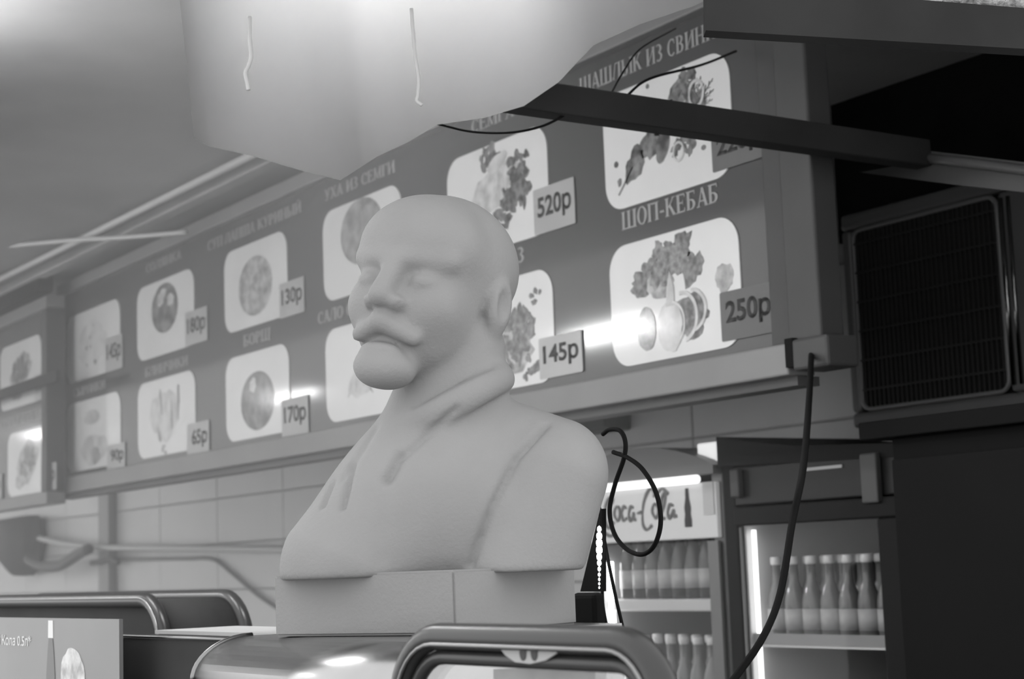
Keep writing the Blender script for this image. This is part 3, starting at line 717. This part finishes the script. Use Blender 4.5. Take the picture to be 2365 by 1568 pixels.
ST = [ [(0.10, .30), (.12, .36), (.06, .37), (.0, .26), (.0, .12), (.05, .06), (.12, .12)], [(-.02, .02), (.05, -.02), (.15, -.01)],
       [(.16, .14), (.13, .2), (.16, .27), (.21, .25), (.2, .15), (.16, .13)], [(.31, .25), (.27, .27), (.24, .2), (.26, .13), (.31, .15)], [(.41, .25), (.37, .26), (.34, .18), (.37, .12), (.41, .2), (.41, .13), (.44, .13)],
       [(.46, .19), (.52, .2)], [(.70, .34), (.72, .41), (.66, .44), (.56, .30), (.53, .10), (.58, .02), (.66, .06)], [(.66, .44), (.74, .38), (.82, .42), (.9, .36)], [(.70, .14), (.67, .2), (.70, .27), (.75, .24), (.74, .15), (.70, .13)],
       [(.79, .12), (.80, .3), (.86, .38), (.84, .26), (.79, .14), (.84, .12)], [(.96, .24), (.91, .25), (.88, .17), (.91, .12), (.96, .2), (.96, .13), (1.0, .14)] ]
prism('sign_lettering', [p for s in ST for p in stroke([(sx0+a*k, sz0+b*k*0.85) for a, b in s], 0.0032, 0)], YF-0.0138, YF-0.0122, M_script, sg)
bx, bz = -2.357, 1.556
prism('bottle_emblem', [[(bx-0.009, bz), (bx+0.009, bz), (bx+0.0095, bz+0.012), (bx+0.007, bz+0.022), (bx+0.0085, bz+0.034), (bx+0.0045, bz+0.05), (bx+0.0035, bz+0.068), (bx-0.0035, bz+0.068), (bx-0.0045, bz+0.05), (bx-0.0085, bz+0.034), (bx-0.007, bz+0.022), (bx-0.0095, bz+0.012)]], YF-0.0138, YF-0.0122, mat('emblem_dark', 0.04), sg)
dr = prism('door', [[(X0+0.005, 0.6), (X1-0.005, 0.6), (X1-0.005, 1.53), (X0+0.005, 1.53)]], YF-0.006, YF-0.003, M_glass, fw)
box('door_stile', (X1-0.034, YF-0.012, 0.6), (X1-0.006, YF-0.0065, 1.53), M_fw, dr)
tube('light_tube', [(X0+0.040, YF+0.012, 0.65), (X0+0.040, YF+0.012, 1.5)], 0.006, mat('fridge_light', 0.9, emit=14.0), fw)
for zz in (1.408, 1.20): box('shelf', (X0+0.031, YF+0.01, zz), (X1-0.031, 2.32, zz+0.022), M_shelf, fw, 0.003)
# dark cooler
fd = empty('display_fridge', (-2.06, 2.15, FZ), 'black display fridge with clear bottles beside the pale cola fridge', 'fridge')
X2, X3 = -2.262, -1.815
box('side_panel', (X2, YF-0.012, FZ), (X2+0.034, 2.36, 1.70), M_fd, fd, 0.004)
box('side_panel', (X3-0.03, YF-0.012, FZ), (X3, 2.36, 1.66), M_fd, fd, 0.004)
box('back_panel', (X2+0.035, 2.33, FZ), (X3-0.031, 2.36, 1.66), mat('fridge_lining_dark', 0.12, 0.5), fd)
box('plinth', (X2+0.035, YF, FZ), (X3-0.031, 2.329, 0.60), M_fd, fd)
prism('top_panel', [[(X2, 1.655), (X2, 1.707), (X2+0.08, 1.692), (X2+0.2, 1.676), (X3, 1.662), (X3, 1.642)]], YF-0.02, 2.3, M_fd, fd)
hdr = box('header_panel', (X2+0.036, YF-0.016, 1.586), (X3-0.03, YF-0.004, 1.652), mat('header_glossy', 0.02, 0.4, 0.2), fd, 0.003)
box('header_strip', (-2.055, YF-0.0185, 1.634), (-1.965, YF-0.0165, 1.639), mat('header_mark', 0.5), hdr)
box('header_end', (-1.915, YF-0.03, 1.575), (-1.880, YF-0.0175, 1.652), mat('header_grey', 0.08, 0.5), fd, 0.003)
box('header_start', (X2+0.04, YF-0.03, 1.60), (X2+0.062, YF-0.0175, 1.648), mat('header_grey2', 0.06, 0.5), fd, 0.003)
dd = prism('door', [[(X2+0.036, 0.6), (X3-0.03, 0.6), (X3-0.03, 1.584), (X2+0.036, 1.584)]], YF-0.008, YF-0.005, M_glass, fd)
box('door_rail', (X2+0.036, YF-0.022, 1.552), (X3-0.01, YF-0.0085, 1.584), M_fd, dd, 0.003)
box('door_stile', (-1.886, YF-0.03, 0.6), (X3-0.005, YF-0.0085, 1.551), M_fd, dd, 0.003)
tube('door_gasket', [(X2+0.042, YF-0.012, 0.6), (X2+0.042, YF-0.012, 1.55)], 0.0028, mat('gasket_grey', 0.22), dd, 8)
box('lining_panel', (X2+0.035, YF+0.002, 0.61), (X2+0.039, 2.32, 1.56), mat('fridge_lining_light', 0.8, 0.45), fd)
tube('light_tube', [(X2+0.050, YF+0.010, 0.65), (X2+0.050, YF+0.010, 1.545)], 0.004, mat('fridge_light_dim', 0.75, emit=2.2), fd)
sh = box('shelf', (X2+0.04, YF+0.012, 1.352), (X3-0.035, 2.32, 1.358), mat('wire_shelf', 0.4, 0.4), fd)
box('price_rail', (X2+0.04, YF+0.006, 1.354), (X3-0.035, YF+0.0115, 1.372), mat('rail_clear', 0.35, 0.3), sh)
box('rail_edge', (X2+0.04, YF+0.004, 1.350), (X3-0.035, YF+0.011, 1.3535), mat('rail_white', 0.8, 0.4), sh)
# bottles
proto_a = make_bottle((-2.597, YF+0.035, 1.431), M_bottle, 'dark capped bottle on the upper shelf of the pale cola fridge', 'bottles on the pale fridge upper shelf')
proto_b = make_bottle((-2.597, YF+0.035, 1.2235), mat('bottle_mid', 0.2, 0.1, 0.6), 'capped bottle on the lower shelf of the pale cola fridge', 'bottles on the pale fridge lower shelf')
proto_c = make_bottle((-2.20, YF+0.045, 1.3595), M_bclear, 'clear bottle with a pale sticker on the black fridge shelf', 'bottles on the black fridge shelf')
for r_ in (fw, fd):
    rebase(r_, KF, (r_.location.x*KF, r_.location.y*KF, 0.0))
for r_ in (proto_a, proto_b, proto_c):
    l_ = r_.location
    rebase(r_, KF, (l_.x*KF, l_.y*KF, (l_.z-FZ)*KF))
for i in range(8):
    for j in range(2):
        if i or j:
            copy_tree(proto_a, None, KF*Vector((0.0385*i, 0.06*j, 0)))
            copy_tree(proto_b, None, KF*Vector((0.0385*i, 0.06*j, 0)))
for i in range(7):
    for j in range(3):
        if i or j: copy_tree(proto_c, None, KF*Vector((0.0425*i+0.004*(j % 2), 0.07*j, 0)))

# ------------------------------------------------------------------ black cabinet and the air conditioner
bc = empty('black_cabinet', (-2.1, 2.8, 0), 'tall black cabinet under the air conditioner', 'cabinet')
box('body', (-2.43, 2.53, 0), (-1.71, 3.40, 1.724), M_black, bc, 0.004)
box('top', (-2.49, 2.50, 1.7245), (-1.70, 3.41, 1.76), M_black, bc, 0.003)
box('door', (-2.415, 2.51, 0.1), (-1.73, 2.529, 1.68), mat('cabinet_door', 0.011, 0.8, 0.06), bc, 0.003)
ac = empty('air_conditioner', (-2.05, 2.35, 1.73), 'old window air conditioner with dark grille beside the menu board', 'air conditioner')
YA = 2.28
ax0, ax1, az0, az1 = -2.286, -1.80, 1.728, 2.128
box('body', (ax0+0.01, YA+0.02, az0+0.005), (ax1-0.01, 2.438, az1-0.005), M_acb, ac, 0.006)
gx0, gx1, gz0, gz1 = ax0+0.026, -1.915, az0+0.030, az1-0.032
fr = arch_poly(0, 1, 0, 1, 0.1, 0.1)
def rr_tube(name, x0, x1, z0, z1, r, y, rad, m, parent):
    return tube(name, [(x, y, z) for x, z in rrect(x0, x1, z0, z1, r, 6)], rad, m, parent, 10, True)
box('face_rail', (ax0, YA, az1-0.030), (ax1, YA+0.03, az1), M_acb, ac, 0.008, 3)
box('face_rail', (ax0, YA, az0), (ax1, YA+0.03, az0+0.028), M_acb, ac, 0.008, 3)
box('face_stile', (ax0, YA, az0+0.0285), (ax0+0.024, YA+0.03, az1-0.0305), M_acb, ac, 0.008, 3)
box('face_stile', (gx1+0.002, YA, az0+0.0285), (ax1, YA+0.03, az1-0.0305), M_acb, ac, 0.008, 3)
rr_tube('grille_frame', gx0+0.002, gx1-0.002, gz0+0.002, gz1-0.002, 0.02, YA+0.004, 0.0045, mat('face_edge', 0.16, 0.2, 0.5), ac)
tube('chrome_bead', [(gx1+0.012, YA-0.002, gz0+0.01), (gx1+0.012, YA-0.002, gz1-0.01)], 0.0045, mat('chrome_edge', 0.3, 0.16, 0.5, metal=1.0), ac)
tube('chrome_bead', [(gx1+0.028, YA-0.002, gz0+0.01), (gx1+0.028, YA-0.002, gz1-0.01)], 0.0035, mat('chrome_edge', 0.3, 0.16, 0.5, metal=1.0), ac)
gr = box('grille', (gx0-0.002, YA+0.012, gz0-0.002), (gx1+0.001, YA+0.0199, gz1+0.002), M_acd, ac)
n_sl = 30; slm = None
for i in range(n_sl):
    x = gx0+0.006+(gx1-gx0-0.012)*(i+0.5)/n_sl
    if slm is None:
        s_ = box('slat', (-0.0017, -0.004, -(gz1-gz0)/2+0.004), (0.0017, 0.004, (gz1-gz0)/2-0.004), M_acs, gr); slm = s_.data
    else: s_ = link('slat', slm, None, gr)
    s_.location = (x, YA+0.0075, (gz0+gz1)/2)
for i in range(6):
    z = gz0+(gz1-gz0)*(i+0.7)/6.2
    box('crossbar', (gx0+0.005, YA+0.001, z-0.0018), (gx1-0.005, YA+0.0034, z+0.0018), M_acs, gr)
rebase(ac, KF, (ac.location.x*KF, 2.35*KF, 1.5+(1.73-1.5)*KF))
YL = 2.622
le = empty('metal_ledge', onY(2200, 425, YL), 'bent grey metal ledge above the air conditioner', 'ledge')
def pz(*a): return [(lambda p: (p.x, p.z))(onY(x, y, YL)) for x, y in a]
prism('plate', [pz((1985, 398), (2062, 384), (2100, 354), (2135, 347), (2880, 436), (2880, 500), (2200, 426))], YL, YL+0.045, mat('ledge_metal', 0.05, 0.5, 0.4), le)
tube('ledge_highlight_bead', [onY(2108, 362, YL-0.006), onY(2250, 378, YL-0.006), onY(2420, 400, YL-0.006), onY(2860, 455, YL-0.006)], 0.010, mat('ledge_highlight', 0.08, 0.4), le)  # lighter bead painted in as the highlight line of the ledge

# ------------------------------------------------------------------ overhead beam, fascia, canvas
BX = -2.377
tag(box('roof_beam', (BX-0.022, 1.60, 2.275), (BX+0.022, 2.621, 2.330), M_beam, bevel=0.003), 'dark steel beam running from the wall over the counter', 'beam')
def along(name, xa, xb, ytop_a, ytop_b, ybot_a, ybot_b, D, thick, m):
    a, b, c, d = at(xa, ytop_a, D), at(xb, ytop_b, D), at(xb, ybot_b, D), at(xa, ybot_a, D)
    n = Vector((_F.x, _F.y, 0)).normalized()*thick
    v = [a, b, c, d, a+n, b+n, c+n, d+n]
    return raw(name, v, [(0, 1, 2, 3), (7, 6, 5, 4), (0, 4, 5, 1), (1, 5, 6, 2), (2, 6, 7, 3), (3, 7, 4, 0)], m)
fa = along('canopy_fascia', 1630, 2700, -40, 45, 70, 132, 2.25, 0.03, mat('fascia_paint', 0.03, 0.8, 0.08, var=0.15, scale=5))
tag(fa, 'dark horizontal canopy board above the air conditioner', 'fascia')
# rough pale edge above the fascia
bm = bmesh.new(); N = 40; rows = 5; gridv = []
for j in range(rows):
    rw = []
    for i in range(N):
        x = 1930 + (2700-1930)*i/(N-1); yb = 2 + (x-2032)*0.06
        p = at(x, yb + 10 - 30*j, 2.29 + 0.02*math.sin(i*1.7)*math.sin(j*2.1) + random.uniform(-0.006, 0.006)) + Vector((0, 0, random.uniform(-0.004, 0.004)))
        rw.append(bm.verts.new(p))
    gridv.append(rw)
for j in range(rows-1):
    for i in range(N-1): bm.faces.new((gridv[j][i], gridv[j][i+1], gridv[j+1][i+1], gridv[j+1][i]))
ed = bm_obj('roof_edge', bm, mat('rough_plaster', 0.25, 0.9, 0.1, v2=0.6, scale=70, bump=0.6, bscale=120))
so = ed.modifiers.new('thickness', 'SOLIDIFY'); so.thickness = 0.02
tag(ed, 'rough pale plaster roof edge above the dark canopy board', 'roof edge')
# canvas flap hanging under the ceiling
DC = 2.85
low = [(448, 320), (485, 338), (590, 362), (690, 392), (786, 416), (830, 388), (870, 362), (940, 330), (1010, 288), (1120, 272), (1210, 245), (1290, 190), (1370, 105), (1480, 55), (1600, 15), (1720, -40)]
bm = bmesh.new(); g0 = []
for j in range(8):
    rw = []
    for i, (x, y) in enumerate(low):
        p = at(x, y, DC + 0.02*math.sin(i*1.3)*(1-j/7))
        top = 2.752
        rw.append(bm.verts.new((p.x+0.02*(j/7), p.y-0.06*(j/7), p.z+(top-p.z)*j/7)))
    g0.append(rw)
for j in range(7):
    for i in range(len(low)-1): bm.faces.new((g0[j][i], g0[j][i+1], g0[j+1][i+1], g0[j+1][i]))
cv = bm_obj('canvas_flap', bm, M_canvas, None, True)
tag(cv, 'grey canvas flap hanging from the ceiling before the long menu board', 'canvas')
# ceiling conduits
def cable(name, pts, r, m, label, cat='cable', n=8):
    return tag(tube(name, spline(pts, n), r, m, None, 8), label, cat)
tag(tube('conduit', [(-7.6, 2.10, 2.735), (-4.3, 2.14, 2.735)], 0.012, M_wcable), 'pale straight conduit fixed under the ceiling along the wall', 'conduit')
tag(box('ceiling_batten', (-7.6, 2.20, 2.722), (-4.2, 2.25, 2.7595), M_ceil, bevel=0.004), 'painted batten under the ceiling beside the conduit', 'batten')
cable('sagging_cable', [onY(-20, 572, 1.95), onY(150, 556, 2.05), onY(300, 547, 2.15), onY(430, 536, 2.25)], 0.008, M_wcable, 'pale cable crossing under the ceiling conduit')
cable('hanging_wire', [at(577, 40, 2.8), at(577, 90, 2.78), at(580, 130, 2.78), at(574, 152, 2.78), at(567, 168, 2.78), at(571, 190, 2.78), at(574, 208, 2.78)], 0.0035, mat('pale_wire', 0.5), 'pale kinked wire end hanging before the canvas flap', 'wire')
cable('hanging_wire', [at(950, 20, 2.81), at(958, 120, 2.79), at(962, 150, 2.78), at(967, 185, 2.78), at(965, 220, 2.78), at(963, 233, 2.78), at(975, 243, 2.78)], 0.003, mat('pale_wire', 0.5), 'pale straight wire end hanging beside the canvas flap', 'wire')
cable('sagging_wire', [onY(1010, 286, 1.455), onY(1090, 304, 1.52), onY(1180, 306, 1.60), onY(1250, 292, 1.67), onY(1300, 268, 1.71), onY(1318, 252, 1.73)], 0.0022, M_cable, 'thin dark wire sagging before the salmon picture', 'wire')
cable('drooping_wire', [onY(1560, 66, 2.371), onY(1480, 112, 2.15), onY(1440, 165, 1.95), onY(1408, 222, 1.815)], 0.0018, M_cable, 'thin dark wire drooping before the shashlik title', 'wire')
cable('drooping_wire', [onY(1700, 118, 2.36), onY(1620, 150, 2.2), onY(1500, 182, 1.98), onY(1440, 228, 1.845)], 0.0026, M_cable, 'dark wire reaching over the shashlik picture to the beam', 'wire')
# cables round the bust
YC = 1.5
cable('cable_loop', [onY(*p, YC) for p in ((1392, 1003), (1408, 992), (1432, 995), (1444, 1020), (1441, 1058), (1420, 1120), (1408, 1180), (1420, 1235), (1450, 1270), (1485, 1280), (1512, 1258), (1526, 1205), (1516, 1140), (1485, 1085), (1450, 1057), (1416, 1044))], 0.0034, M_cable, 'black cable coiled in a loop behind the bust shoulder')
cable('thin_cable', [onY(*p, YC+0.03) for p in ((1372, 1130), (1390, 1200), (1392, 1300), (1392, 1390), (1405, 1462), (1412, 1500))], 0.0024, M_cable, 'thin black cable dropping behind the bust')
cable('thin_cable', [onY(*p, YC) for p in ((1384, 1180), (1400, 1270), (1420, 1370), (1442, 1465), (1448, 1500))], 0.0026, M_cable, 'thin black cable slanting down past the lit fridge edge')
cable('power_cable', [onY(*p, y) for p, y in (((1874, 815), 2.36), ((1868, 930), 2.1), ((1855, 1080), 1.85), ((1830, 1205), 1.8), ((1802, 1370), 1.75), ((1760, 1475), 1.7), ((1690, 1575), 1.65), ((1640, 1640), 1.6))], 0.0058, M_cable, 'thick black power cable hanging from the board corner past the black fridge')
# black rest and little box behind the bust
bk = empty('black_box', onY(1368, 1470, 1.46), 'black box standing behind the bust base', 'box')
a, b = onY(1333, 1462, 1.46), onY(1398, 1368, 1.46)
box('body', (a.x, 1.45, 1.021), (b.x-0.012, 1.47, b.z), M_black, bk, 0.008, 3)
a2_ = onY(1340, 1366, 1.49); t2 = onY(1386, 1175, 1.49); b2_ = onY(1390, 1366, 1.49)
raw('upright', [a2_, b2_, t2+Vector((0.004, 0, 0)), t2, a2_+Vector((0, 0.008, 0)), b2_+Vector((0, 0.008, 0)), t2+Vector((0.004, 0.008, 0)), t2+Vector((0, 0.008, 0))],
    [(0, 1, 2, 3), (7, 6, 5, 4), (0, 4, 5, 1), (1, 5, 6, 2), (2, 6, 7, 3), (3, 7, 4, 0)], M_black, bk)
ls = empty('light_string', onY(1385, 1360, 1.485), 'string of tiny bright bulbs beside the bust', 'light string')
M_led = mat('bulb', 0.9, emit=6.0)
for i in range(11):
    p = onY(1384, (1222, 1238, 1254, 1270, 1286, 1300, 1314, 1327, 1338, 1348, 1357)[i], 1.484)
    f_ = (0.8, 1.1, 1.2, 1.2, 1.0, 0.8, 0.6, 0.5, 0.4, 0.35, 0.3)[i]
    lathe('bulb', [(0.0005*f_, -0.006*f_), (0.0035*f_, -0.003*f_), (0.004*f_, 0.0), (0.0035*f_, 0.003*f_), (0.0005*f_, 0.006*f_)], M_led, ls, 10, p)
tube('string_wire', [onY(1386, 1200, 1.487), onY(1386, 1360, 1.487)], 0.001, M_cable, ls, 6)
a, b = onY(1245, 1015, 3.34), onY(1399, 905, 3.34)
db = empty('junction_box', (a.x, 3.4, a.z), 'dark junction box on the tiled wall below the long menu board behind the bust', 'box')
box('body', (a.x, 3.35, a.z), (b.x, YW-0.011, b.z+0.1), mat('box_dark', 0.045, 0.6), db, 0.008)
box('lid', (a.x+0.01, 3.335, a.z+0.01), (b.x-0.01, 3.3495, b.z+0.09), mat('box_dark', 0.045), db, 0.004)
# cables along the tiled wall, far end
cable('white_conduit', [onY(*p, 3.36) for p in ((90, 1243), (150, 1256), (240, 1264), (400, 1266), (560, 1268), (720, 1270))], 0.017, M_wcable, 'white cable run along the tiled wall')
cable('sagging_hose', [onY(*p, 3.28) for p in ((66, 1292), (80, 1300), (100, 1308), (140, 1305), (180, 1280), (205, 1268))], 0.031, mat('hose_grey', 0.12, 0.6), 'thick grey hose sagging below the short menu board', 'hose')
cable('grey_cable', [onY(*p, 3.42) for p in ((230, 1290), (330, 1291), (420, 1290), (490, 1292), (540, 1328), (600, 1378), (680, 1430))], 0.009, mat('cable_grey', 0.2), 'grey cable bending down the tiled wall to the bust')
cable('cable_end', [onY(*p, 3.37) for p in ((212, 1300), (235, 1297), (255, 1291), (272, 1299))], 0.015, mat('hose_grey', 0.12), 'short dark cable end at the trim of the tiled wall')
YG = 3.30
bp = [(-40, 1205), (56, 1190), (60, 1255), (45, 1330), (20, 1330), (-40, 1260)]
bm = bmesh.new()
A = [bm.verts.new(onY(x, y, YG)) for x, y in bp]; B = [bm.verts.new(onY(x, y, YG)*1.0+Vector((0, 0.12, 0))) for x, y in bp]
bm.faces.new(A); bm.faces.new(B[::-1])
for i in range(6): bm.faces.new((A[i], B[i], B[(i+1) % 6], A[(i+1) % 6]))
bmesh.ops.bevel(bm, geom=list(bm.edges), offset=0.02, segments=2, affect='EDGES')
hb = bm_obj('dark_bag', bm, mat('bag_dark', 0.05, 0.8), None, True)
tag(hb, 'dark cloth bag hanging under the short menu board', 'bag')

# ------------------------------------------------------------------ lamps
def tube_lamp(p, q, label, r=0.018, emit=None):
    p, q = Vector(p), Vector(q)
    t = empty('tube_lamp', (p+q)/2, label, 'lamp')
    d = (q-p).normalized()
    tube('tube', [p, q], r, emit or M_tube, t, 12)
    up = Vector((0, 0, 0.035))
    bm = bmesh.new(); tube_into(bm, [p-d*0.03+up, q+d*0.03+up], 0.022, 8); bm_obj('housing', bm, M_lampb, t, True)
    for e in (p, q): tube('end_cap', [e-d*0.004 if e == p else e, e if e == p else e+d*0.004], r*1.1, M_lampb, t, 10)
    return t
LP, LQ = Vector((-2.70, 1.28, 2.60)), Vector((-2.375, 1.70, 2.60))
ml = tube_lamp(LP, LQ, 'bright tube lamp hung behind the canvas flap', 0.022, mat('lamp_tube_bright', 0.9, emit=120.0))
ld = (LQ-LP).normalized(); ln_ = Vector((-ld.y, ld.x, 0)); ra, rb = LP-ld*0.06+ln_*0.05, LQ+ld*0.06+ln_*0.05
up_, dn_, th_ = Vector((0, 0, 0.159)), Vector((0, 0, -0.09)), ln_*0.004
raw('light_block', [ra+dn_, rb+dn_, rb+up_, ra+up_, ra+dn_+th_, rb+dn_+th_, rb+up_+th_, ra+up_+th_], [(0, 1, 2, 3), (7, 6, 5, 4), (0, 4, 5, 1), (1, 5, 6, 2), (2, 6, 7, 3), (3, 7, 4, 0)], M_lampb, ml)  # unseen plate added to block the lamp's light from the menu board
tube_lamp((-3.95, 0.84, 2.60), (-2.95, 0.84, 2.60), 'long tube lamp under the ceiling over the steel case', 0.032, mat('lamp_tube_front', 0.9, emit=45.0))
tube_lamp((-6.25, 0.30, 2.50), (-5.62, 0.30, 2.50), 'tube lamp over the street front before the middle of the counter row', 0.026, mat('lamp_tube_street', 0.9, emit=95.0))
tube_lamp((-9.0, 0.46, 2.50), (-8.4, 0.46, 2.50), 'tube lamp over the street front further along the row', 0.02)
tube_lamp((-11.6, 0.82, 2.50), (-10.9, 0.82, 2.50), 'tube lamp at the far end of the street front', 0.024)

# ------------------------------------------------------------------ haze volume standing in for lens glare
hz = box('haze', (-11.5, 1.28, 1.1), (-2.40, 2.39, 2.755), None)
vm = bpy.data.materials.new('haze'); vm.use_nodes = True
nt = vm.node_tree; nt.nodes.remove(nt.nodes['Principled BSDF'])
vs_ = nt.nodes.new('ShaderNodeVolumeScatter'); vs_.inputs['Density'].default_value = 0.19; vs_.inputs['Anisotropy'].default_value = 0.5
vs_.inputs['Color'].default_value = (1, 1, 1, 1)
nt.links.new(vs_.outputs[0], nt.nodes['Material Output'].inputs['Volume'])
hz.data.materials.append(vm)
tag(hz, 'thin haze volume added in the kiosk to imitate lens glare', 'haze', kind='stuff')
S.cycles.volume_max_steps = 64
